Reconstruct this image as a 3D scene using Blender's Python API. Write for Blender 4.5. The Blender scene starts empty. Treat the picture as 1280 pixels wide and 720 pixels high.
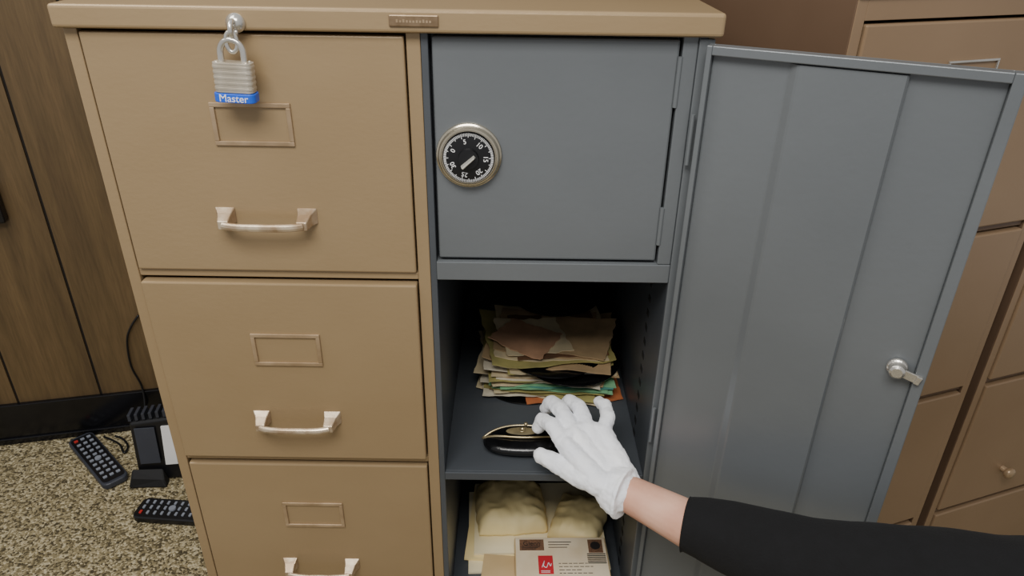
import bpy, bmesh, math, random
from mathutils import Vector, Matrix, noise
random.seed(7)
SC=bpy.context.scene; COL=SC.collection
R=math.radians
# ------------------------------------------------------------- camera
TH=R(28.0); RO=0.015; F=900.0; CAM=Vector((0,-.837,1.41))
r0=Vector((1,0,0)); u0=Vector((0,math.sin(TH),math.cos(TH))); f0=Vector((0,math.cos(TH),-math.sin(TH)))
cr=r0*math.cos(RO)+u0*math.sin(RO); cu_=u0*math.cos(RO)-r0*math.sin(RO)
cd=bpy.data.cameras.new('camera'); cam=bpy.data.objects.new('camera',cd); COL.objects.link(cam)
M=Matrix((cr,cu_,-f0)).transposed().to_4x4(); M.translation=CAM
cam.matrix_world=M; cd.lens=36*F/1280; cd.sensor_width=36; cd.clip_start=.01; SC.camera=cam
def ray(px,py): return f0+cr*((px-640)/F)-cu_*((py-360)/F)
def P(px,py,Z): return CAM+ray(px,py)*Z
def PL(px,py,pt,n):
    d=ray(px,py); return CAM+d*((Vector(pt)-CAM).dot(n)/d.dot(n))
def PY(px,py,y): return PL(px,py,(0,y,0),Vector((0,1,0)))
def PZ(px,py,z): return PL(px,py,(0,0,z),Vector((0,0,1)))
# ------------------------------------------------------------- materials
def lin(c):
    return tuple(((v/255)/12.92 if v/255<=.04045 else ((v/255+.055)/1.055)**2.4) for v in c)+(1,)
def mat(name,c,c2=None,rough=.5,metal=0,scale=6,stretch=(1,1,1),bump=0,bscale=60,lo=.35,hi=.65,detail=4,sheen=0,coat=0):
    m=bpy.data.materials.new(name); m.use_nodes=True; nt=m.node_tree; b=nt.nodes['Principled BSDF']
    b.inputs['Roughness'].default_value=rough; b.inputs['Metallic'].default_value=metal
    if sheen: b.inputs['Sheen Weight'].default_value=sheen
    if coat: b.inputs['Coat Weight'].default_value=coat
    tc=nt.nodes.new('ShaderNodeTexCoord'); mp=nt.nodes.new('ShaderNodeMapping'); mp.inputs['Scale'].default_value=stretch
    nt.links.new(tc.outputs['Object'],mp.inputs['Vector'])
    n=nt.nodes.new('ShaderNodeTexNoise'); n.inputs['Scale'].default_value=scale; n.inputs['Detail'].default_value=detail
    nt.links.new(mp.outputs[0],n.inputs['Vector'])
    cr_=nt.nodes.new('ShaderNodeValToRGB'); e=cr_.color_ramp.elements
    e[0].position=lo; e[1].position=hi; e[0].color=lin(c2 or tuple(v*.93 for v in c)); e[1].color=lin(c)
    nt.links.new(n.outputs['Fac'],cr_.inputs['Fac']); nt.links.new(cr_.outputs['Color'],b.inputs['Base Color'])
    if bump:
        n2=nt.nodes.new('ShaderNodeTexNoise'); n2.inputs['Scale'].default_value=bscale; n2.inputs['Detail'].default_value=3
        nt.links.new(mp.outputs[0],n2.inputs['Vector'])
        bp=nt.nodes.new('ShaderNodeBump'); bp.inputs['Strength'].default_value=bump; bp.inputs['Distance'].default_value=.002
        nt.links.new(n2.outputs['Fac'],bp.inputs['Height']); nt.links.new(bp.outputs[0],b.inputs['Normal'])
    return m
TAN=mat('tan_paint',(162,139,106),(153,130,97),rough=.36,metal=.2,scale=2.2,stretch=(1,1,1.6),bump=.1,bscale=110)
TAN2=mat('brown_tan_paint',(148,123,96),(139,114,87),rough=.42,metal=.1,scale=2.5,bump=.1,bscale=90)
TAN2_SHADE=mat('brown_tan_paint_shaded',(110,88,70),(98,77,60),rough=.45,metal=.1,scale=2.5)  # same brown tan paint, the dim light on the cabinet sides put into its colour
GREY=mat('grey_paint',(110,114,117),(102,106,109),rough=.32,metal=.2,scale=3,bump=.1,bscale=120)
GREY_SHADE=mat('grey_paint_shaded',(78,82,87),(70,74,79),rough=.4,metal=.1,scale=4,bump=.1)  # grey paint darkened, shade inside the compartment is painted into the colour
BRASSTAN=mat('worn_brass_tan',(184,160,130),(158,134,104),rough=.3,metal=.4,scale=30)
HANDLE=mat('worn_handle_metal',(208,192,168),(164,140,112),rough=.26,metal=.5,scale=45)
CHROME=mat('chrome',(225,222,215),(200,196,188),rough=.22,metal=.8,scale=20)
NICKEL=mat('aged_nickel',(216,208,190),(188,178,156),rough=.2,metal=.88,scale=20)
STEEL=mat('lock_steel',(206,198,184),(176,166,148),rough=.36,metal=.45,scale=30)
BLUE=mat('blue_vinyl',(30,92,215),rough=.35,scale=10)
WHITE=mat('white_ink',(240,240,240),rough=.5)
BLACK=mat('black_plastic',(22,22,25),(16,16,18),rough=.35)
BASEB=mat('glossy_black_vinyl',(18,18,22),(12,12,15),rough=.2)
BLACKM=mat('black_matte',(14,14,16),rough=.7)
DARKW=mat('groove_dark',(26,20,13),rough=.8)
VINYL=mat('record_shellac',(13,13,15),rough=.18)
DARKG=mat('dark_grey_plastic',(58,62,72),(50,53,62),rough=.45)
BUT=mat('button_rubber',(140,146,158),rough=.5)
BUTR=mat('red_rubber',(190,50,45),rough=.5)
BRASS=mat('brass',(214,198,160),(182,162,118),rough=.26,metal=.7,scale=40)
LINING=mat('tan_lining',(136,122,88),(96,86,60),rough=.7,scale=40)
LEATHER=mat('black_leather',(20,20,22),(12,12,13),rough=.22,bump=.12,bscale=200,scale=30)
GLOVE=mat('white_cotton',(252,253,255),(242,244,250),rough=.85,scale=25,bump=.6,bscale=120,sheen=.4)
SKIN=mat('skin',(218,172,148),(202,150,126),rough=.5,scale=18,bump=.1,bscale=200)
KNIT=mat('black_knit',(6,6,9),(3,3,5),rough=.95,scale=60,bump=.5,bscale=300)
CREAM=mat('cream_paper',(253,234,176),(246,222,158),rough=.6,scale=8)
CREAM2=mat('pale_paper',(252,240,204),(244,230,186),rough=.65,scale=8)
KRAFT=mat('kraft_paper',(212,184,138),(196,168,122),rough=.7,scale=10)
AGED=mat('aged_paper',(234,218,190),(222,202,168),rough=.7,scale=20)
RED=mat('red_ink',(205,40,52),rough=.6)
INK=mat('dark_ink',(40,34,34),rough=.6)
FADED=mat('faded_ink',(130,94,70),(98,72,54),rough=.6,scale=300)
BADGE=mat('badge_metal',(150,128,102),(124,102,76),rough=.35,metal=.5,scale=60)
SPK={k:mat('sleeve_'+k,v,tuple(x*.8 for x in v),rough=.75,scale=16) for k,v in dict(tan=(196,166,124),cream=(226,208,168),pink=(198,154,120),
     orange=(186,108,64),green=(138,198,150),teal=(90,158,146),red=(182,64,48),brown=(116,82,56),olive=(180,170,104),pale=(236,226,202)).items()}
def wood():
    m=bpy.data.materials.new('wood_panelling'); m.use_nodes=True; nt=m.node_tree; b=nt.nodes['Principled BSDF']; b.inputs['Roughness'].default_value=.5
    tc=nt.nodes.new('ShaderNodeTexCoord'); mp=nt.nodes.new('ShaderNodeMapping'); mp.inputs['Scale'].default_value=(8,8,.6)
    nt.links.new(tc.outputs['Object'],mp.inputs[0])
    n=nt.nodes.new('ShaderNodeTexNoise'); n.inputs['Scale'].default_value=2.2; n.inputs['Detail'].default_value=8; n.inputs['Distortion'].default_value=.7
    nt.links.new(mp.outputs[0],n.inputs['Vector'])
    c=nt.nodes.new('ShaderNodeValToRGB'); e=c.color_ramp.elements
    e[0].position=.28; e[0].color=lin((82,65,43)); e[1].position=.74; e[1].color=lin((114,92,62)); x=e.new(.5); x.color=lin((98,79,52))
    nt.links.new(n.outputs['Fac'],c.inputs[0])
    n2=nt.nodes.new('ShaderNodeTexNoise'); n2.inputs['Scale'].default_value=24; n2.inputs['Detail'].default_value=3
    nt.links.new(mp.outputs[0],n2.inputs['Vector'])
    c2=nt.nodes.new('ShaderNodeValToRGB'); c2.color_ramp.elements[0].position=.35; c2.color_ramp.elements[0].color=(.82,.82,.82,1); c2.color_ramp.elements[1].position=.6
    nt.links.new(n2.outputs['Fac'],c2.inputs[0])
    mx=nt.nodes.new('ShaderNodeMixRGB'); mx.blend_type='MULTIPLY'; mx.inputs[0].default_value=1
    nt.links.new(c.outputs[0],mx.inputs[1]); nt.links.new(c2.outputs[0],mx.inputs[2]); nt.links.new(mx.outputs[0],b.inputs['Base Color'])
    return m
WOOD=wood()
def carpet():
    m=bpy.data.materials.new('berber_carpet'); m.use_nodes=True; nt=m.node_tree; b=nt.nodes['Principled BSDF']; b.inputs['Roughness'].default_value=.95
    tc=nt.nodes.new('ShaderNodeTexCoord')
    v=nt.nodes.new('ShaderNodeTexVoronoi'); v.inputs['Scale'].default_value=200; nt.links.new(tc.outputs['Object'],v.inputs['Vector'])
    sp=nt.nodes.new('ShaderNodeSeparateColor'); nt.links.new(v.outputs['Color'],sp.inputs[0])
    n=nt.nodes.new('ShaderNodeTexNoise'); n.inputs['Scale'].default_value=55; n.inputs['Detail'].default_value=2; nt.links.new(tc.outputs['Object'],n.inputs['Vector'])
    ma=nt.nodes.new('ShaderNodeMath'); ma.operation='MULTIPLY_ADD'; ma.inputs[1].default_value=.5; nt.links.new(sp.outputs[0],ma.inputs[0])
    mb=nt.nodes.new('ShaderNodeMath'); mb.operation='MULTIPLY'; mb.inputs[1].default_value=.5; nt.links.new(n.outputs['Fac'],mb.inputs[0]); nt.links.new(mb.outputs[0],ma.inputs[2])
    c=nt.nodes.new('ShaderNodeValToRGB'); e=c.color_ramp.elements
    e[0].position=.3; e[0].color=lin((78,69,48)); e[1].position=.75; e[1].color=lin((204,192,158)); x=e.new(.42); x.color=lin((128,116,84)); x=e.new(.56); x.color=lin((162,148,112))
    nt.links.new(ma.outputs[0],c.inputs[0]); nt.links.new(c.outputs[0],b.inputs['Base Color'])
    bp=nt.nodes.new('ShaderNodeBump'); bp.inputs['Strength'].default_value=.8; bp.inputs['Distance'].default_value=.004; bp.invert=True
    nt.links.new(v.outputs['Distance'],bp.inputs['Height']); nt.links.new(bp.outputs[0],b.inputs['Normal'])
    return m
CARPET=carpet()
# ------------------------------------------------------------- mesh helpers
W={}
def box(bm,x0,x1,y0,y1,z0,z1,m=None,mi=0):
    vs=[bm.verts.new((x,y,z)) for x in(x0,x1) for y in(y0,y1) for z in(z0,z1)]
    if m is not None:
        for v in vs: v.co=m@v.co
    for f in((0,1,3,2),(4,6,7,5),(0,4,5,1),(2,3,7,6),(0,2,6,4),(1,5,7,3)): bm.faces.new([vs[i] for i in f]).material_index=mi
def hexa(bm,a,b):
    va=[bm.verts.new(p) for p in a]; vb=[bm.verts.new(p) for p in b]
    bm.faces.new(va); bm.faces.new(vb[::-1])
    for i in range(4): bm.faces.new((va[i],vb[i],vb[(i+1)%4],va[(i+1)%4]))
def tube(bm,pts,rad,seg=14,closed=False,cap=True,ell=1.0,jit=0):
    pts=[Vector(p) for p in pts]; n=len(pts)
    if not hasattr(rad,'__len__'): rad=[rad]*n
    rings=[]; prev=None
    for i in range(n):
        if closed: t=pts[(i+1)%n]-pts[i-1]
        else: t=pts[min(i+1,n-1)]-pts[max(i-1,0)]
        t.normalize()
        if prev is None:
            a=Vector((0,0,1)) if abs(t.z)<.9 else Vector((1,0,0)); s=t.cross(a).normalized()
        else: s=(prev-t*prev.dot(t)).normalized()
        prev=s; q=t.cross(s)
        ring=[]
        for k in range(seg):
            an=2*math.pi*k/seg; rr=rad[i]
            if jit: rr*=1+jit*noise.noise(pts[i]*14+Vector((math.cos(an)*1.1,math.sin(an)*1.1,0)))
            ring.append(bm.verts.new(pts[i]+s*math.cos(an)*rr+q*math.sin(an)*rr*ell))
        rings.append(ring)
    for i in range(n if closed else n-1):
        a=rings[i]; b=rings[(i+1)%n]
        for k in range(seg): bm.faces.new((a[k],a[(k+1)%seg],b[(k+1)%seg],b[k]))
    if cap and not closed: bm.faces.new(rings[0][::-1]); bm.faces.new(rings[-1])
def lathe(bm,prof,m,seg=40):
    rings=[]
    for r,z in prof:
        if r<1e-6: rings.append([bm.verts.new(m@Vector((0,0,z)))])
        else: rings.append([bm.verts.new(m@Vector((r*math.cos(2*math.pi*k/seg),r*math.sin(2*math.pi*k/seg),z))) for k in range(seg)])
    for a,b in zip(rings,rings[1:]):
        for k in range(seg):
            k2=(k+1)%seg
            if len(a)==1 and len(b)==1: continue
            if len(a)==1: bm.faces.new((a[0],b[k],b[k2]))
            elif len(b)==1: bm.faces.new((a[k],b[0],a[k2]))
            else: bm.faces.new((a[k],b[k],b[k2],a[k2]))
def capsule(bm,p,q,r1,r2):
    p=Vector(p);q=Vector(q)
    for c,r in((p,r1),(q,r2)): bmesh.ops.create_icosphere(bm,subdivisions=3,radius=r,matrix=Matrix.Translation(c))
    tube(bm,[p,q],[r1,r2],20)
def text(bm,s,size,m,ext=.0003,align='CENTER'):
    cu=bpy.data.curves.new('t','FONT'); cu.body=s; cu.size=size; cu.extrude=ext; cu.align_x=align; cu.align_y='CENTER'
    o=bpy.data.objects.new('t',cu); COL.objects.link(o); bpy.context.view_layer.update()
    me=bpy.data.meshes.new_from_object(o.evaluated_get(bpy.context.evaluated_depsgraph_get()))
    me.transform(m); bm.from_mesh(me)
    bpy.data.objects.remove(o); bpy.data.curves.remove(cu); bpy.data.meshes.remove(me)
FACE=Matrix.Rotation(R(90),4,'X')
def NB(): return bmesh.new()
def obj(name,bm,m,parent=None,bevel=0,smooth=False,label=None,cat=None,group=None,kind=None,seg=2,pivot=None,m2=None):
    if parent is not None: bm.transform(W[parent.name])
    elif pivot is not None: bm.transform(Matrix.Translation(-Vector(pivot)))
    bmesh.ops.recalc_face_normals(bm,faces=bm.faces[:])
    me=bpy.data.meshes.new(name); bm.to_mesh(me); bm.free(); me.materials.append(m)
    if m2: me.materials.append(m2)
    if smooth:
        for p in me.polygons: p.use_smooth=True
    o=bpy.data.objects.new(name,me); COL.objects.link(o)
    if parent is not None: o.parent=parent; W[o.name]=W[parent.name]
    elif pivot is not None: o.location=pivot; W[o.name]=Matrix.Translation(-Vector(pivot))
    else: W[o.name]=Matrix.Identity(4)
    if bevel:
        b=o.modifiers.new('bevel','BEVEL'); b.width=bevel; b.segments=seg; b.limit_method='ANGLE'; b.angle_limit=R(40)
    for k,v in(('label',label),('category',cat),('group',group),('kind',kind)):
        if v: o[k]=v
    return o
def smooth_angle(o,a=40):
    for p in o.data.polygons: p.use_smooth=True
    bm=bmesh.new(); bm.from_mesh(o.data)
    for e in bm.edges:
        if len(e.link_faces)==2 and e.calc_face_angle(0)>R(a): e.smooth=False
    bm.to_mesh(o.data); bm.free(); return o
def thing(name,label,cat,loc=(0,0,0),rotz=0,group=None,local=False):
    o=bpy.data.objects.new(name,None); COL.objects.link(o); o.location=loc; o.rotation_euler=(0,0,rotz); o.empty_display_size=.05
    o['label']=label; o['category']=cat
    if group: o['group']=group
    W[o.name]=Matrix.Identity(4) if local else (Matrix.Translation(loc)@Matrix.Rotation(rotz,4,'Z')).inverted()
    return o
def cr_spline(p,n=6):
    p=[Vector(q) for q in p]; out=[]
    for i in range(len(p)-1):
        a=p[max(i-1,0)];b=p[i];c=p[i+1];d=p[min(i+2,len(p)-1)]
        for k in range(n):
            t=k/n; out.append(.5*((2*b)+(c-a)*t+(2*a-5*b+4*c-d)*t*t+(3*b-a-3*c+d)*t**3))
    out.append(p[-1]); return out
# ------------------------------------------------------------- setting
WA=R(12.5); WM=Matrix.Translation((-1.495,.805,0))@Matrix.Rotation(WA,4,'Z'); WI=WM.inverted()
wn=Vector((-math.sin(WA),math.cos(WA),0))
bm=NB(); box(bm,-3.0,2.6,-2.4,2.0,-.05,0); obj('floor',bm,CARPET,kind='structure')
def wall_s(px,py): return (WI@PL(px,py,(-1.495,.805,0),wn)).x
g1=wall_s(20,495); g2=wall_s(124,484)
gs=[g1-.55,g1-.33,g1-.13,g1,g2,g2+.16,g2+.30,g2+.42,g2+.62,g2+.9,g2+1.1,g2+1.4,g2+1.7,g2+1.95,g2+2.3,g2+2.7,g2+3.1]
bm=NB()
box(bm,gs[0],gs[-1],.005,.06,0,2.5,mi=1)
for a,b in zip(gs,gs[1:]): box(bm,a+.0035,b-.0035,0,.006,0,2.5)
bm.transform(WM); obj('wall_back',bm,WOOD,kind='structure',m2=DARKW)
bm=NB(); box(bm,gs[0],gs[-1],-.014,-.0005,0.0,.132); box(bm,gs[0],gs[-1],-.02,-.0005,0,.02); bm.transform(WM)
obj('baseboard_back',bm,BASEB,bevel=.002,kind='structure')
# ------------------------------------------------------------- drawer hardware
def handle_bm(cx,yf,cz,w=.122):
    bm=NB()
    for s in(-1,1):
        x=cx+s*(w/2-.011)
        hexa(bm,[(x-.0125,yf,cz+.012),(x+.0125,yf,cz+.012),(x+.0125,yf,cz-.009),(x-.0125,yf,cz-.009)],
                [(x-.0085-s*.0015,yf-.009,cz+.007),(x+.0085-s*.0015,yf-.009,cz+.007),(x+.0085-s*.0015,yf-.009,cz-.009),(x-.0085-s*.0015,yf-.009,cz-.009)])
        hexa(bm,[(x-.0085-s*.0015,yf-.009,cz+.007),(x+.0085-s*.0015,yf-.009,cz+.007),(x+.0085-s*.0015,yf-.009,cz-.009),(x-.0085-s*.0015,yf-.009,cz-.009)],
                [(x-.0065-s*.003,yf-.0225,cz+.001),(x+.0065-s*.003,yf-.0225,cz+.001),(x+.0065-s*.003,yf-.0225,cz-.010),(x-.0065-s*.003,yf-.0225,cz-.010)])
    pts=[];n=12
    for i in range(n+1):
        t=-1+2*i/n; pts.append((cx+t*(w/2-.012),yf-.0205-.004*(1-t**4),cz-.0045-.0015*(1-t**4)))
    tube(bm,pts,[.0042]*len(pts),10,ell=1.25)
    bmesh.ops.remove_doubles(bm,verts=bm.verts[:],dist=.00005)
    return bm
def holder_bm(cx,yf,cz,w,h,b=.0055):
    bm=NB(); d=.003
    box(bm,cx-w/2,cx+w/2,yf-d,yf,cz+h/2-b,cz+h/2); box(bm,cx-w/2,cx+w/2,yf-d,yf,cz-h/2,cz-h/2+b)
    box(bm,cx-w/2,cx-w/2+b,yf-d,yf,cz-h/2+b,cz+h/2-b); box(bm,cx+w/2-b,cx+w/2,yf-d,yf,cz-h/2+b,cz+h/2-b)
    return bm
# ------------------------------------------------------------- main cabinet
XL,XR=-.503,.222; D=.70
cab=thing('file_cabinet','tan steel cabinet with drawers at left and an open grey safe compartment at right','file cabinet',((XL+XR)/2,.35,0))
bm=NB()
box(bm,XL,-.488,0,D,0,1.284)
box(bm,.2145,XR,0.002,D,0,1.284)
box(bm,-.4885,.2145,D-.012,D,0,1.284)
box(bm,-.1225,-.1065,0,D-.012,.0,1.284)
for i in range(3):
    z=1.282-.311*(i+1); box(bm,-.488,-.1225,.002,.03,z+.0035,z+.0135)
box(bm,-.488,-.1225,.004,.6,0,.048); box(bm,-.1065,.2145,.004,.03,0,.06)
obj('body',bm,TAN,cab,bevel=.0012)
bm=NB(); box(bm,XL-.005,XR+.006,-.012,D+.004,1.2845,1.310); obj('top_cap',bm,TAN,cab,bevel=.004,seg=3)
for i in range(4):
    zt=1.282-.311*i; yf=-.003 if i!=1 else -.007
    bm=NB(); box(bm,-.4855,-.1245,yf,yf+.018,zt-.296,zt-.0015); box(bm,-.47,-.14,yf+.018,.55,zt-.27,zt-.06)
    dr=obj('drawer',bm,TAN,cab,bevel=.0022)
    cx=-.307
    obj('label_holder',holder_bm(cx,yf,zt-.103,.094,.051),BRASSTAN,dr,bevel=.0008)
    obj('handle',handle_bm(cx,yf,zt-.219+(.007 if i==2 else 0),.124),HANDLE,dr,bevel=.0025,seg=3,label='worn pale metal bar handle')
c=PY(517,26,-.0125); bm=NB(); box(bm,c.x-.027,c.x+.027,-.0145,-.0121,c.z-.0062,c.z+.0062)
bd=obj('badge',bm,BADGE,cab,bevel=.002)
bm=NB(); x=c.x-.019
for i in range(11):
    hgt=random.choice([.0018,.0026,.002]); box(bm,x,x+.0022,-.0149,-.0144,c.z-.0018,c.z-.0018+hgt*1.3); x+=.0036
obj('badge_lettering',bm,BRASSTAN,bd)
bm=NB()
box(bm,-.1062,-.098,.0,D-.014,.062,1.284); box(bm,.204,.2142,.0,D-.014,.062,1.284)
box(bm,-.098,.204,D-.03,D-.014,.062,1.284); box(bm,-.098,.204,0,D-.03,.062,.07)
ln=obj('compartment_liner',bm,GREY_SHADE,cab,bevel=.001)
for y in(.09,.46):
    bm=NB()
    for k in range(34):
        z=.12+k*.025
        if z<.96: box(bm,.2033,.2041,y,y+.014,z,z+.009)
    obj('slot_strip',bm,BLACKM,ln)
for zt,th,nm in((1.002,.026,0),(.645,.014,1),(.345,.014,2)):
    bm=NB(); box(bm,-.098,.204,.004,D-.03,zt-.004,zt); box(bm,-.098,.204,-.001,.004,zt-th,zt)
    obj('shelf',bm,GREY if nm==0 else GREY_SHADE,cab,bevel=.001)
bm=NB(); box(bm,-.098,.204,.022,.62,1.0025,1.284)
sf=obj('safe_box',bm,GREY_SHADE,cab,bevel=.001)
bm=NB(); box(bm,-.0945,.1845,.003,.021,1.006,1.280); sd=obj('safe_door',bm,GREY,cab,bevel=.0025)
bm=NB(); box(bm,.187,.2038,.0,.0218,1.0025,1.284); box(bm,.2042,.2215,-.003,-.0002,.06,1.282); obj('safe_jamb',bm,GREY,cab,bevel=.001)
for z0,z1 in((1.03,1.080),(1.205,1.262)):
    bm=NB(); tube(bm,[(.1858,.0015,z0),(.1858,.0015,z1)],.0030,14); obj('hinge',bm,GREY,sd)
dc=PY(586,196,-.004); DC=Vector((dc.x,.003,dc.z)); DM=Matrix.Translation(DC)@FACE
o=NB(); lathe(o,[(.0,0),(.0392,0),(.0397,.002),(.0390,.0045),(.0372,.0055),(.0366,.0085),(.0352,.0105),(.0332,.0110),(.0326,.0095),(.0316,.0095),(.0308,.0075),(.0,.0075)],DM,72); smooth_angle(obj('dial_ring',o,NICKEL,sd,label='pale metal ring round the dial'),35)
o=NB(); lathe(o,[(0,.008),(.0306,.008),(.0302,.0115),(.021,.0135),(0,.0135)],DM,64); smooth_angle(obj('dial',o,BLACK,sd,label='black combination dial'),50)
o=NB()
for k in range(100):
    a=2*math.pi*k/100; L=.0056 if k%10==0 else(.0046 if k%5==0 else .0030)
    m=DM@Matrix.Rotation(a,4,'Z'); box(o,.0298-L,.0298,-.00030,.00030,.0118,.0131,m)
obj('dial_ticks',o,WHITE,sd)
o=NB()
for k,t in enumerate(['0','5','10','15','20','25','30']):
    a=R(153-51.43*k); m=DM@Matrix.Rotation(a,4,'Z')@Matrix.Translation((.0203,0,.0137))@Matrix.Rotation(R(-90),4,'Z')
    text(o,t,.0080,m)
obj('dial_numerals',o,WHITE,sd)
o=NB(); lathe(o,[(.0,.0135),(.0125,.0135),(.0118,.018),(.0,.0185)],DM,32)
obj('dial_hub',o,BLACK,sd)
o=NB(); m=DM@Matrix.Translation((.0,-.003,0))@Matrix.Rotation(R(42),4,'Z'); hexa(o,[m@Vector(p) for p in((-.0105,-.0028,.018),(.0105,-.002,.018),(.0105,.002,.018),(-.0105,.0028,.018))],[m@Vector(p) for p in((-.0095,-.001,.026),(.0095,-.0007,.026),(.0095,.0007,.026),(-.0095,.001,.026))])
obj('dial_knob',o,mat('pale_pointer',(235,232,222),rough=.25,metal=.6),sd,bevel=.0008)
# big door
HM=Matrix.Translation((.2085,-.0195,0))@Matrix.Rotation(R(-26.3),4,'Z'); z0,z1=.062,1.278; w=.300
bm=NB()
box(bm,0,w,.0145,.0165,z0,z1)
box(bm,0,.006,.0,.0145,z0,z1); box(bm,w-.012,w,.0,.0145,z0,z1); box(bm,.006,w-.012,0,.0145,z1-.010,z1); box(bm,.006,w-.012,0,.0145,z0,z0+.01)
box(bm,.006,w-.012,.0095,.0145,z0+.01,z1-.01)
bm.transform(HM); dd=obj('cabinet_door',bm,GREY,cab,bevel=.0022,label='grey inside face of the open door')
bm=NB(); zz0,zz1=z0+.012,z1-.012
pa=[(.086,.0095),(.088,.0088),(.0955,.0042),(.0985,.0032),(.115,.0030),(.2000,.0030),(.2022,.0052),(.2022,.0098),(.14,.0098)]
lo=[bm.verts.new((x,y,zz0)) for x,y in pa]; hi=[bm.verts.new((x,y,zz1)) for x,y in pa]
bm.faces.new(lo); bm.faces.new(hi[::-1])
for i in range(len(pa)): bm.faces.new((lo[i],hi[i],hi[(i+1)%len(pa)],lo[(i+1)%len(pa)]))
bm.transform(HM); obj('stiffener',bm,GREY,dd)
for zc in(.25,.75,1.17):
    bm=NB(); tube(bm,[(.2055,-.0105,zc-.03),(.2055,-.0105,zc+.03)],.0025,12); obj('hinge',bm,GREY,dd)
lz=.938
bm=NB(); lm=HM@Matrix.Translation((.2690,.0085,lz))@FACE
lathe(bm,[(0,0),(.0115,0),(.0115,.004),(.009,.006),(.009,.014),(.006,.016),(0,.016)],lm,24)
box(bm,-.003,.026,-.0055,.0055,.0085,.011,lm@Matrix.Rotation(R(-14),4,'Z')); box(bm,.021,.027,-.0055,.0055,.007,.013,lm@Matrix.Rotation(R(-14),4,'Z'))
obj('lock',bm,CHROME,dd,bevel=.0008,label='chrome cam lock')
# eye bolt
ec=PY(292,31,-.02); ex,ez=ec.x,ec.z
bm=NB(); lathe(bm,[(0,-.008),(.0105,-.008),(.0105,-.0055),(.0065,-.002),(.0045,0),(0,0)],Matrix.Translation((ex,-.0205,ez+.001))@FACE,24)
ring=[(ex,-.024-.0085*math.cos(2*math.pi*k/28),ez-.004+.0085*math.sin(2*math.pi*k/28)) for k in range(28)]
tube(bm,ring,.0028,10,closed=True)
ring=[(ex-.002+.006*math.cos(2*math.pi*k/28),-.0285,ez-.0165+.0105*math.sin(2*math.pi*k/28)) for k in range(28)]
tube(bm,ring,.0025,10,closed=True)
smooth_angle(obj('eye_bolt',bm,CHROME,cab,label='silver eye bolt with link'),50)
# padlock
pc=PY(294,101,-.028); px_,pz_=pc.x,pc.z
pl=thing('padlock','laminated silver padlock with blue bottom bumper hanging on the cabinet top','padlock',(px_,-.028,pz_-.025))
PM=Matrix.Translation((px_,-.028,pz_))@Matrix.Rotation(R(2.5),4,'Y')
def rrect(bm,w,d,z0,z1,m,r=.005,n=5):
    pts=[]
    for cx,cy,a0 in((w/2-r,d/2-r,0),(-w/2+r,d/2-r,90),(-w/2+r,-d/2+r,180),(w/2-r,-d/2+r,270)):
        for i in range(n+1):
            a=R(a0+90*i/n); pts.append((cx+r*math.cos(a),cy+r*math.sin(a)))
    lo=[bm.verts.new(m@Vector((x,y,z0))) for x,y in pts]; hi=[bm.verts.new(m@Vector((x,y,z1))) for x,y in pts]
    bm.faces.new(lo[::-1]); bm.faces.new(hi)
    for i in range(len(pts)): j=(i+1)%len(pts); bm.faces.new((lo[i],lo[j],hi[j],hi[i]))
bm=NB()
for k in range(11):
    z=-.0115+k*.0029; g=0 if k%2 else .0004
    rrect(bm,.043-g*2,.020-g*2,z,z+.0029,PM,.006)
for sx in(-1,1):
    for sy in(-1,1): lathe(bm,[(0,.0204),(.0022,.0204),(.0016,.0216),(0,.0218)],PM@Matrix.Translation((sx*.016,sy*.0055,0)),12)
obj('lock_body',bm,STEEL,pl,bevel=.0003)
bm=NB(); rrect(bm,.0455,.0225,-.0222,-.0122,PM,.007); obj('bumper',bm,BLUE,pl,bevel=.001,label='blue vinyl bumper')
bm=NB(); text(bm,'Master',.0115,PM@Matrix.Translation((0,-.01145,-.0174))@FACE,.0002); obj('lettering',bm,WHITE,pl,label='white lettering')
bm=NB(); pts=[PM@Vector((-.0125,0,.018)),PM@Vector((-.0125,0,.030))]
for i in range(1,12): a=math.pi-math.pi*i/12; pts.append(PM@Vector((.0125*math.cos(a),0,.030+.0135*math.sin(a))))
pts+=[PM@Vector((.0125,0,.030)),PM@Vector((.0125,0,.018))]
tube(bm,pts,.0036,12); smooth_angle(obj('shackle',bm,CHROME,pl),50)
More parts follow.
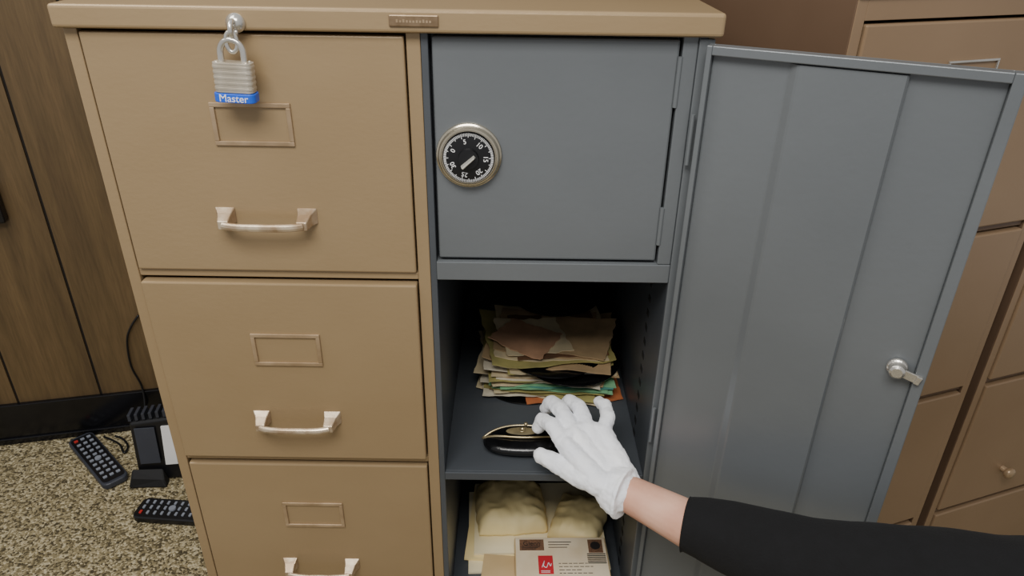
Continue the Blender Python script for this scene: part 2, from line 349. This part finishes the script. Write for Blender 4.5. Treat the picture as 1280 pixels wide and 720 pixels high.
# ------------------------------------------------------------- cabinets at right
def side_cabinet(label,offx,offy,knobs):
    A=R(19.5); base=Vector((.395,.058,0))+Matrix.Rotation(A,3,'Z')@Vector((offx,offy,0))
    t=thing('file_cabinet',label,'file cabinet',base,A,local=True)
    w=.432; dt=1.291; top=1.340; dp=.47
    bm=NB(); box(bm,0,.016,0,dp,0,top-.02); box(bm,w-.016,w,0,dp,0,top-.02); box(bm,.016,w-.016,dp-.01,dp,0,top-.02)
    for i in range(1,4): z=dt-.311*i; box(bm,.016,w-.016,.002,.03,z+.0035,z+.0135)
    box(bm,.016,w-.016,.003,dp-.05,0,dt-.311*3-.299)
    obj('body',bm,TAN2_SHADE,t,bevel=.001)
    bm=NB(); box(bm,.0005,.0155,-.0015,-.0002,0,top-.02); box(bm,w-.0155,w-.0005,-.0015,-.0002,0,top-.02); box(bm,.0155,w-.0155,-.0015,.004,dt+.004,top-.02)
    obj('front_frame',bm,TAN2,t,bevel=.0008)
    bm=NB(); box(bm,-.002,w+.002,-.006,dp+.002,top-.0195,top); obj('top_cap',bm,TAN2,t,bevel=.003)
    for i in range(4):
        zt=dt-.311*i
        bm=NB(); box(bm,.018,w-.018,-.005,.015,zt-.297,zt); d=obj('drawer',bm,TAN2,t,bevel=.0025)
        if knobs:
            bm=NB(); lathe(bm,[(0,0),(.006,0),(.006,.008),(.011,.012),(.012,.018),(.009,.022),(0,.023)],Matrix.Translation((.155,-.005,zt-.226))@FACE,24)
            smooth_angle(obj('knob',bm,BRASSTAN,d),50)
        else:
            obj('label_holder',holder_bm(w/2-.012,-.005,zt-.060,.086,.024,.003),CHROME,d,bevel=.0006)
            obj('handle',handle_bm(w/2-.012,-.005,zt-.222,.124),CHROME,d,bevel=.0015)
side_cabinet('brown steel file cabinet standing behind the open grey door',0,0,False)
side_cabinet('brown steel file cabinet with round knob at far right, beyond a dark gap',.455,.0,True)
# ------------------------------------------------------------- records and sleeves
gx,gy=.077,.296
def shape(x,y):
    u=(x-gx)/.11; v=(y-gy)/.11
    s=(abs(u)**2.2)*(.45+.25*math.sin(2.1*v+.6)) if u>0 else (abs(u)**2.2)*(.55+.3*math.sin(1.7*v+2.2))
    s+=.5*max(0,-v-.35)**2*(1+.8*math.sin(4.2*u+.7))
    return s
def sleeve(cx,cy,z,w,dpt,rot,colr,amp,seed,label,group,th=.0014):
    bm=NB(); n=18; g=[[None]*(n+1) for _ in range(n+1)]; b=[[None]*(n+1) for _ in range(n+1)]
    c,s=math.cos(rot),math.sin(rot)
    for i in range(n+1):
        for j in range(n+1):
            u=i/n-.5; v=j/n-.5
            uu=u*w+.005*noise.noise(Vector((v*8,seed,1)))*(abs(u)>.45); vv=v*dpt+.006*noise.noise(Vector((u*7,seed,2)))*(abs(v)>.45)
            x=cx+uu*c-vv*s; y=cy+uu*s+vv*c
            zz=amp*shape(x,y)
            g[i][j]=bm.verts.new((x,y,z+zz+th)); b[i][j]=bm.verts.new((x,y,z+zz))
    for i in range(n):
        for j in range(n):
            bm.faces.new((g[i][j],g[i+1][j],g[i+1][j+1],g[i][j+1])); bm.faces.new((b[i][j],b[i][j+1],b[i+1][j+1],b[i+1][j]))
    for k in range(n):
        bm.faces.new((g[k][0],b[k][0],b[k+1][0],g[k+1][0])); bm.faces.new((g[k][n],g[k+1][n],b[k+1][n],b[k][n]))
        bm.faces.new((g[0][k],g[0][k+1],b[0][k+1],b[0][k])); bm.faces.new((g[n][k],b[n][k],b[n][k+1],g[n][k+1]))
    return obj('record_sleeve',bm,SPK[colr],label=label,cat='record sleeve',group=group,pivot=(cx,cy,z))
def disc(cx,cy,z,r,label,group=None,rx=0,lab=True):
    t=thing('record',label,'record',(cx,cy,z),group=group)
    m=Matrix.Translation((cx,cy,z))@Matrix.Rotation(rx,4,'X')
    bm=NB(); prof=[(0,0),(r,0),(r+.0004,.0008),(r-.001,.0018)]
    k=r-.003
    while k>.045: prof+=[(k,.0018),(k-.001,.0015)]; k-=.004
    prof+=[(.042,.0018),(0,.0018)]
    lathe(bm,prof,m,72); smooth_angle(obj('disc',bm,VINYL,t),30)
    if lab:
        bm=NB(); lathe(bm,[(0,.0019),(.030,.0019),(.030,.0022),(0,.0022)],m,40); obj('paper_label',bm,BLACKM,t)
disc(.030,.258,.6455,.0886,'black record lying on the shelf under the stack of sleeves')
z=.6480
GR='record sleeves in the stack'
lab={'orange':'orange-brown paper record sleeve in the stack','green':'mint green paper record sleeve in the middle of the stack','teal':'teal paper record sleeve in the stack','red':'red paper record sleeve in the stack',
 'tan':'tan paper record sleeve in the stack','cream':'cream paper record sleeve in the stack','brown':'dark brown paper record sleeve in the stack',
 'olive':'olive-yellow paper record sleeve in the stack','pale':'off-white paper record sleeve in the stack','pink':'pinkish tan paper sleeve in the stack'}
cols=['orange','cream','tan','pale','brown','olive','pale','tan','cream','olive','cream','green','pale','green','green','teal','green','cream','tan','pale','brown','cream','olive','pale','tan','cream','red','tan','pale','olive','cream','brown','cream','tan','olive','cream','tan','brown','tan','cream','pink']
n=len(cols)
for i,cn in enumerate(cols):
    t=i/n
    if i==0: sleeve(.105,.272,z,.17,.19,R(5),cn,0,i,'orange-brown paper sleeve poking out beneath the sleeve stack',None); z+=.0020; continue
    if cn in('green','teal'): w,dp=random.uniform(.19,.21),.205; rot=R(random.uniform(-5,8)); ox=random.uniform(-.006,.006); oy=-.012
    else:
        w=random.uniform(.165,.226); dp=random.uniform(.170,.210); rot=R(random.uniform(-15,12)); ox=random.uniform(-.028,.006); oy=random.uniform(-.014,.010)+(.210-dp)*-.45
    if i>=n-5: w,dp=[(.18,.16),(.16,.15),(.14,.13),(.12,.12),(.10,.10)][i-n+5]; ox=[-.012,.004,.034,-.040,-.050][i-n+5]; oy=[-.012,-.018,-.022,-.030,-.042][i-n+5]; rot=R([-5,8,-16,14,-26][i-n+5])
    amp=.030*max(0,t-.22)**1.4
    special={n-1:'small pinkish tan paper sleeve lying tilted, topmost on the stack',n-2:'small cream paper sleeve just under the topmost one of the stack',n-3:'tan paper sleeve lying near the top, toward the right wall'}
    sleeve(gx+ox,gy+oy,z,w,dp,rot,cn,amp,i*3.7,special.get(i,lab[cn]),None if i in special else GR)
    z+=.00168
    if i in(26,33):
        disc(gx+(.030 if i==26 else -.002),gy-.054,z+.0018,.0865,'black record jutting from the front of the stack, '+('lower of two' if i==26 else 'upper of two'),lab=False); z+=.0044
disc(gx+.008,gy+.118,z+.0085,.0886,'black record lying on the back of the sleeve stack',rx=R(1))
# purse
PZt=PZ(655,541,.668); PZb=PZ(655,576,.650); pX=PZt.x-.001; yb=PZt.y-.006; dep=yb-PZb.y+.006
pt=thing('coin_purse','small black half-round pouch with a pale brass rim on the grey shelf','purse',(pX,yb-dep/2,.6455))
bm=NB(); nu,nv=40,12
for sgn in(1,-1):
    grid=[]
    for j in range(nv+1):
        r=j/nv; row=[]
        for i in range(nu+1):
            a=math.pi*i/nu; X=math.cos(a)*.0635*r**(.9); Y=-math.sin(a)**.8*dep*r if 0<i<nu else 0
            h=.0118*max(0,1-r**3.0)**.5
            row.append(bm.verts.new((pX+X,yb+Y+.010*(1-(X/.064)**2),.6578+sgn*h)))
        grid.append(row)
    for j in range(nv):
        for i in range(nu):
            f=(grid[j][i],grid[j][i+1],grid[j+1][i+1],grid[j+1][i])
            bm.faces.new(f if sgn>0 else f[::-1])
bmesh.ops.remove_doubles(bm,verts=bm.verts[:],dist=.0002)
obj('pouch',bm,LEATHER,pt,smooth=True)
for k in(0,1):
    bm=NB(); pts=[]
    for i in range(29):
        t=-1+2*i/28
        if k==0: pts.append((pX+t*.0650,yb+.019*(1-t*t)+.002,.659+.0120*(1-t**4)))
        else: pts.append((pX+t*.0650,yb+.002-.012*(1-t*t),.659+.0130*(1-t**4)))
    tube(bm,pts,.0018,10); obj('frame',bm,BRASS,pt,smooth=True,label='thin pale brass frame')
bm=NB()
A=[];B=[]
for i in range(21):
    t=-.85+1.7*i/20; z_=.6595+.0118*(1-t**4)
    A.append(bm.verts.new((pX+t*.064,yb+.018*(1-t*t)+.0015,z_))); B.append(bm.verts.new((pX+t*.064,yb+.002-.011*(1-t*t),z_)))
for i in range(20): bm.faces.new((A[i],A[i+1],B[i+1],B[i]))
obj('flap',bm,LEATHER,pt,smooth=True)
bm=NB(); bmesh.ops.create_uvsphere(bm,u_segments=24,v_segments=10,radius=1,matrix=Matrix.Translation((pX-.002,yb+.006,.6712))@Matrix.Diagonal((.026,.0095,.0022,1)))
obj('lining',bm,LINING,pt,smooth=True)
bm=NB(); lathe(bm,[(0,0),(.0055,0),(.0055,.0015),(.003,.0018),(.003,.0006),(0,.0006)],Matrix.Translation((pX-.002,yb+.006,.6730)),24)
bmesh.ops.create_icosphere(bm,subdivisions=3,radius=.0034,matrix=Matrix.Translation((pX+.004,yb+.0215,.6730)))
obj('clasp',bm,BRASS,pt,smooth=True)
# ------------------------------------------------------------- envelopes
def sheet(name,cx,cy,z,w,d,th,rot,m,label,cat,group=None,puff=0):
    bm=NB(); n=34; c,s=math.cos(rot),math.sin(rot); A=[];B=[]
    for i in range(n+1):
        ra=[];rb=[]
        for j in range(n+1):
            u=i/n*2-1; v=j/n*2-1
            k=((1-abs(u)**4.5)*(1-abs(v)**4.5))**.5 if puff else (1-u**4)*(1-v**4)
            nz=1+.3*noise.noise(Vector((u*1.5,v*1.5,cx*50)))
            if puff: nz-=.16*abs(math.sin(4*math.atan2(v,u)+4*noise.noise(Vector((u*1.3,v*1.3,cx*9)))))*min(1,(u*u+v*v)); nz+=.10*abs(noise.noise(Vector((u*3,v*3,cx*20))))
            x=u*w/2*(1-.05*(puff>0)*v*v)+(.004*noise.noise(Vector((v*3,cx*40,1))) if puff else 0); y=v*d/2*(1-.05*(puff>0)*u*u)+(.004*noise.noise(Vector((u*3,cx*40,2))) if puff else 0)
            X=cx+x*c-y*s; Y=cy+x*s+y*c
            ra.append(bm.verts.new((X,Y,z+th+puff*k*nz))); rb.append(bm.verts.new((X,Y,z)))
        A.append(ra);B.append(rb)
    for i in range(n):
        for j in range(n):
            bm.faces.new((A[i][j],A[i+1][j],A[i+1][j+1],A[i][j+1])); bm.faces.new((B[i][j],B[i][j+1],B[i+1][j+1],B[i+1][j]))
    for k in range(n):
        bm.faces.new((A[k][0],B[k][0],B[k+1][0],A[k+1][0])); bm.faces.new((A[k][n],A[k+1][n],B[k+1][n],B[k][n]))
        bm.faces.new((A[0][k],A[0][k+1],B[0][k+1],B[0][k])); bm.faces.new((A[n][k],B[n][k],B[n][k+1],A[n][k+1]))
    return obj(name,bm,m,label=label,cat=cat,group=group,smooth=puff>0,pivot=(cx,cy,z))
EG='envelopes on the lower shelf'
a=PZ(670,664,.352)
sheet('envelope',a.x,a.y+.01,.3455,.258,.20,.005,R(3),CREAM2,'large pale envelope at the bottom of the pile','envelope',EG)
sheet('envelope',a.x-.003,a.y+.018,.3510,.25,.19,.005,R(-3),CREAM,'large cream envelope second from the bottom of the pile','envelope',EG)
sheet('envelope',a.x+.004,a.y+.03,.3565,.245,.18,.005,R(2),CREAM2,'large pale envelope directly under the two padded packets','envelope',EG)
b=PZ(641,630,.384); sheet('padded_packet',b.x-.004,b.y+.004,.362,.136,.126,.006,R(5),CREAM,'plump cream packet at left on the envelopes','packet',EG,puff=.036)
b=PZ(720,643,.382); sheet('padded_packet',b.x+.006,b.y-.004,.362,.096,.114,.006,R(-18),CREAM,'plump cream packet tilted at right on the envelopes','packet',EG,puff=.033)
b=PZ(624,712,.37); sheet('envelope',b.x,b.y+.012,.362,.06,.05,.003,R(-4),KRAFT,'small tan envelope poking out left of the addressed one','envelope',EG)
e0=PZ(702,696,.388); ev=thing('addressed_envelope','tan envelope with red stamp square and printed corner mark, lying in front','envelope',(e0.x,e0.y,.366),R(1.5),EG,local=True)
bm=NB(); box(bm,-.083,.083,-.047,.047,0,.020); obj('envelope_body',bm,KRAFT,ev,bevel=.002)
UP=.0140
def bx2(bm,*a): box(bm,a[0],a[1],a[2],a[3],a[4]+UP,a[5]+UP)
bm=NB(); bx2(bm,-.081,.081,-.045,.045,.0061,.0064); obj('front_sheet',bm,AGED,ev)
bm=NB(); bx2(bm,-.074,-.030,.016,.041,.0066,.0069); obj('corner_card',bm,FADED,ev)
bm=NB(); text(bm,'Glenn',.013,Matrix.Translation((-.052,.031,.0072+UP)),.0002)
for k in range(3): bx2(bm,-.07,-.037-.004*k,.0245-.003*k,.0257-.003*k,.0069,.0072)
obj('corner_print',bm,INK,ev)
bm=NB(); bx2(bm,-.042,-.016,-.036,.004,.0066,.0069); st=obj('red_stamp',bm,RED,ev,label='red square stamp')
bm=NB(); tube(bm,cr_spline([(-.036,-.022,.0071+UP),(-.031,-.008,.0071+UP),(-.033,-.018,.0071+UP),(-.028,-.022,.0071+UP),(-.024,-.012,.0071+UP),(-.021,-.019,.0071+UP),(-.019,-.014,.0071+UP)]),.0007,6)
for k in range(2): bx2(bm,-.038,-.022,-.030-.003*k,-.029-.003*k,.0069,.0072)
obj('stamp_scribble',bm,WHITE,st)
bm=NB(); bx2(bm,.050,.076,.010,.040,.0066,.0069); ps=obj('postage_stamp',bm,FADED,ev)
bm=NB(); lathe(bm,[(0,0),(.009,0),(.009,.0004),(0,.0004)],Matrix.Translation((.063,.026,.0069+UP)),24); obj('stamp_portrait',bm,INK,ps)
bm=NB()
for k in range(6): bx2(bm,.046,.079,-.014+k*.004,-.0122+k*.004,.0072,.0075)
obj('postmark',bm,INK,ev)
bm=NB()
for k,l in enumerate((.05,.062,.04,.055)):
    x=-.006
    while x<-.006+l: ww=random.uniform(.004,.010); bx2(bm,x,x+ww,-.014-k*.007,-.0128-k*.007,.0066,.0069); x+=ww+.002
obj('address_lines',bm,INK,ev)
bm=NB()
for k in range(3): bx2(bm,-.022,.02-.004*k,.034-.006*k,.0354-.006*k,.0066,.0069)
obj('printed_lines',bm,INK,ev)
# ------------------------------------------------------------- person's arm
person=thing('person','arm in a black sleeve reaching in with a white cotton glove','person',P(1000,700,.9))
J=P
wr=J(778,613,1.03)
FN={'index':[(704,552,1.058,.0132),(690,531,1.076,.0124),(678,525,1.096,.0112),(673,534,1.106,.0104)],
    'middle':[(717,539,1.070,.0134),(702,513,1.092,.0126),(689,503,1.114,.0114),(683,510,1.126,.0106)],
    'ring':[(734,534,1.076,.0130),(724,509,1.099,.0121),(712,501,1.119,.0110),(706,508,1.129,.0101)],
    'pinky':[(754,541,1.070,.0124),(760,521,1.086,.0114),(756,507,1.103,.0103),(749,502,1.114,.0095)]}
THB=[(750,604,1.022,.0192),(724,594,1.040,.0178),(700,581,1.056,.0154),(677,570,1.070,.0126)]
def hand(bm,k):
    for nm,pts in FN.items():
        q=[J(*p[:3]) for p in pts]
        for i in range(3): capsule(bm,q[i],q[i+1],pts[i][3]*k,pts[i+1][3]*k)
        capsule(bm,wr+(q[0]-J(730,541,1.068))*.5,q[0],.0200*k,.0146*k)
    ks=[J(*FN[f][0][:3]) for f in('index','middle','ring','pinky')]
    for a_,b_ in zip(ks,ks[1:]): capsule(bm,a_,b_,.0130*k,.0130*k)
    q=[J(*p[:3]) for p in THB]
    for i in range(3): capsule(bm,q[i],q[i+1],THB[i][3]*k,THB[i+1][3]*k)
    capsule(bm,q[0],J(708,556,1.052),.017*k,.0135*k)
    capsule(bm,J(738,598,1.033),J(714,564,1.050),.0160*k,.0135*k)
    capsule(bm,wr,q[0],.022*k,.019*k)
c0=J(766,616,1.03); c1=J(862,656,.972)
ax=(c1-c0).normalized()
bm=NB(); hand(bm,.80)
capsule(bm,wr,J(862,656,.972),.0255,.0325); capsule(bm,J(862,656,.972),J(960,690,.925),.0325,.040); capsule(bm,J(960,690,.925),J(1120,728,.85),.040,.044)
capsule(bm,J(1120,728,.85),J(1300,775,.79),.044,.05)
arm=obj('body',bm,SKIN,person)
def rem(o,v,it=8):
    r=o.modifiers.new('remesh','REMESH'); r.mode='VOXEL'; r.voxel_size=v; r.use_smooth_shade=True
    s=o.modifiers.new('smooth','SMOOTH'); s.factor=.5; s.iterations=it
rem(arm,.0022)
bm=NB(); hand(bm,.97)
cuff_a=J(770,613,1.028); cuff_b=cuff_a+ax*.004
capsule(bm,wr+(cuff_a-wr)*-.4,cuff_a,.026,.031)
tube(bm,[cuff_a-ax*.012,cuff_b-ax*.002,cuff_b+ax*.009],[.0305,.0345,.0365],28)
tube(bm,[cuff_b+ax*.005,cuff_b+ax*.0105],[.0378,.0378],28)
gl=obj('glove',bm,GLOVE,person,label='white cotton glove'); rem(gl,.0015,3)
tx=bpy.data.textures.new('wrinkle','CLOUDS'); tx.noise_scale=.014; tx.noise_depth=2
dm=gl.modifiers.new('wrinkle','DISPLACE'); dm.texture=tx; dm.strength=.0042; dm.mid_level=.5
sp=[(857,655,.975,.0375),(880,661,.965,.0415),(910,671,.95,.046),(960,688,.925,.051),(1010,702,.902,.054),(1060,713,.88,.0565),(1110,722,.86,.060),(1160,732,.84,.066),(1220,745,.82,.072),(1290,758,.80,.080),(1380,775,.79,.085),(1480,790,.78,.088)]
pts=[];rad=[]
for i in range(len(sp)-1):
    for k in range(5):
        t=k/5; pts.append(J(*[sp[i][j]*(1-t)+sp[i+1][j]*t for j in range(3)])); rad.append(sp[i][3]*(1-t)+sp[i+1][3]*t)
pts.append(J(*sp[-1][:3])); rad.append(sp[-1][3])
d=(pts[1]-pts[0]).normalized()
pts=[pts[0]+d*.02,pts[0]+d*.002,pts[0]]+pts[0:1]+pts[1:]; rad=[.0345,.0348,.0366]+rad
pts[3]=pts[2]+d*.001
bm=NB(); tube(bm,pts,rad,36,jit=.09)
sl=obj('sleeve',bm,KNIT,person,smooth=True,label='black knit sleeve')
# ------------------------------------------------------------- floor clutter
def remote(p0,p1,wd,label,nr,nc,m):
    a=PZ(p0[0],p0[1],.018); b=PZ(p1[0],p1[1],.018); d=b-a; L=d.length; c=(a+b)/2; ang=math.atan2(d.y,d.x)+math.pi/2
    t=thing('remote_control',label,'remote control',(c.x,c.y,0),ang,'remote controls on the carpet',local=True)
    I=Matrix.Identity(4)
    bm=NB(); rrect(bm,wd,L,.001,.020,I,.018); obj('case',bm,m,t,bevel=.005,seg=3)
    bm=NB(); rrect(bm,wd*.86,L*.92,.020,.0208,I,.012); obj('face',bm,BLACK,t)
    for r in range(nr):
        for cc in range(nc):
            x=(cc-(nc-1)/2)*wd*.25; y=L*.40-r*L*.78/(nr-1)
            if r==nr//2 and cc==1:
                bm=NB(); lathe(bm,[(0,.0208),(wd*.13,.0208),(wd*.12,.025),(0,.025)],Matrix.Translation((x,y,0)),20); obj('button',bm,BUT,t); continue
            bm=NB(); rrect(bm,wd*.15,L*.032,.0208,.0235,Matrix.Translation((x,y,0)),.0015,2); obj('button',bm,BUTR if(r==0 and cc==0) else BUT,t)
remote((99,545),(146,601),.068,'grey remote control lying farther from the cabinet on the carpet',10,3,DARKG)
remote((172,634),(262,640),.072,'black remote control partly hidden behind the cabinet corner',9,3,BLACK)
c=PZ(202,594,.0)
t=thing('power_adapter','black plastic device with a white sticker standing on the carpet by the cabinet','adapter',(c.x,c.y,0),R(8),local=True)
bm=NB(); hexa(bm,[(-.050,-.02,.002),(.075,-.02,.002),(.075,.06,.002),(-.050,.06,.002)],[(-.050,.010,.175),(.062,.010,.185),(.062,.055,.20),(-.055,.055,.19)])
obj('case',bm,BLACK,t,bevel=.006,seg=3)
bm=NB(); hexa(bm,[(-.072,-.045,.002),(.03,-.055,.002),(.03,-.023,.002),(-.072,-.023,.002)],[(-.060,-.040,.030),(.02,-.045,.022),(.02,-.024,.045),(-.060,-.024,.050)]); obj('foot',bm,BLACKM,t,bevel=.004)
bm=NB(); hexa(bm,[(-.036,-.0165,.06),(.016,-.0165,.06),(.014,.004,.165),(-.038,.004,.165)],[(-.036,-.0195,.06),(.016,-.0195,.06),(.014,.0005,.165),(-.038,.0005,.165)]); obj('front_panel',bm,DARKG,t,bevel=.001)
bm=NB()
for k in range(6): box(bm,-.052+.018*k,-.044+.018*k,.014,.05,.180+.0015*k,.200+.0015*k)
obj('grille',bm,DARKG,t,bevel=.001)
bm=NB(); hexa(bm,[(.026,-.0120,.05),(.058,-.0120,.05),(.0540,.0065,.165),(.030,.0065,.165)],[(.026,-.0165,.05),(.058,-.0165,.05),(.0540,.0025,.165),(.030,.0025,.165)]); obj('sticker',bm,WHITE,t)
def wallp(px,py,off=.01): return PL(px,py,(-1.495,.805,0),wn)-wn*off
pts=[wallp(174,392),wallp(164,408),wallp(160,425),wallp(165,455),wallp(178,480),wallp(184,500,.03),wallp(180,512,.04)]
bm=NB(); tube(bm,cr_spline(pts),.003,8); obj('cable',bm,BLACK,smooth=True,label='thin black cable hanging down the panelled wall above the black device',cat='cable')
pts=[PZ(x,y,.005) for x,y in((130,546),(140,550),(150,556),(155,566),(160,558),(154,549),(144,545))]
bm=NB(); tube(bm,cr_spline(pts),.003,8); obj('cable',bm,BLACK,smooth=True,label='looped black cable lying on the carpet beside the grey remote',cat='cable')
c=PL(-4,252,(-1.495,.805,0),wn); bm=NB(); q=WI@c; box(bm,q.x-.05,q.x+.016,-.03,-.0005,q.z-.05,q.z+.05); bm.transform(WM); obj('wall_box',bm,BLACK,bevel=.006,label='small black box on the panelled wall at left edge',cat='wall box')
# ------------------------------------------------------------- light
def area(name,loc,rot,sx,sy,e,c):
    l=bpy.data.lights.new(name,'AREA'); l.shape='RECTANGLE'; l.size=sx; l.size_y=sy; l.energy=e; l.color=c
    o=bpy.data.objects.new(name,l); COL.objects.link(o); o.location=loc; o.rotation_euler=rot
area('ceiling_light_front',(-.25,-1.15,2.45),(R(20),0,0),1.2,.7,42,(1,.975,.93))
area('ceiling_light_back',(-1.2,-.2,2.45),(R(5),0,0),1.2,.6,14,(1,.97,.90))
w=bpy.data.worlds.new('world'); SC.world=w; w.use_nodes=True; bg=w.node_tree.nodes['Background']; bg.inputs[0].default_value=(.98,.98,1,1); bg.inputs[1].default_value=.43
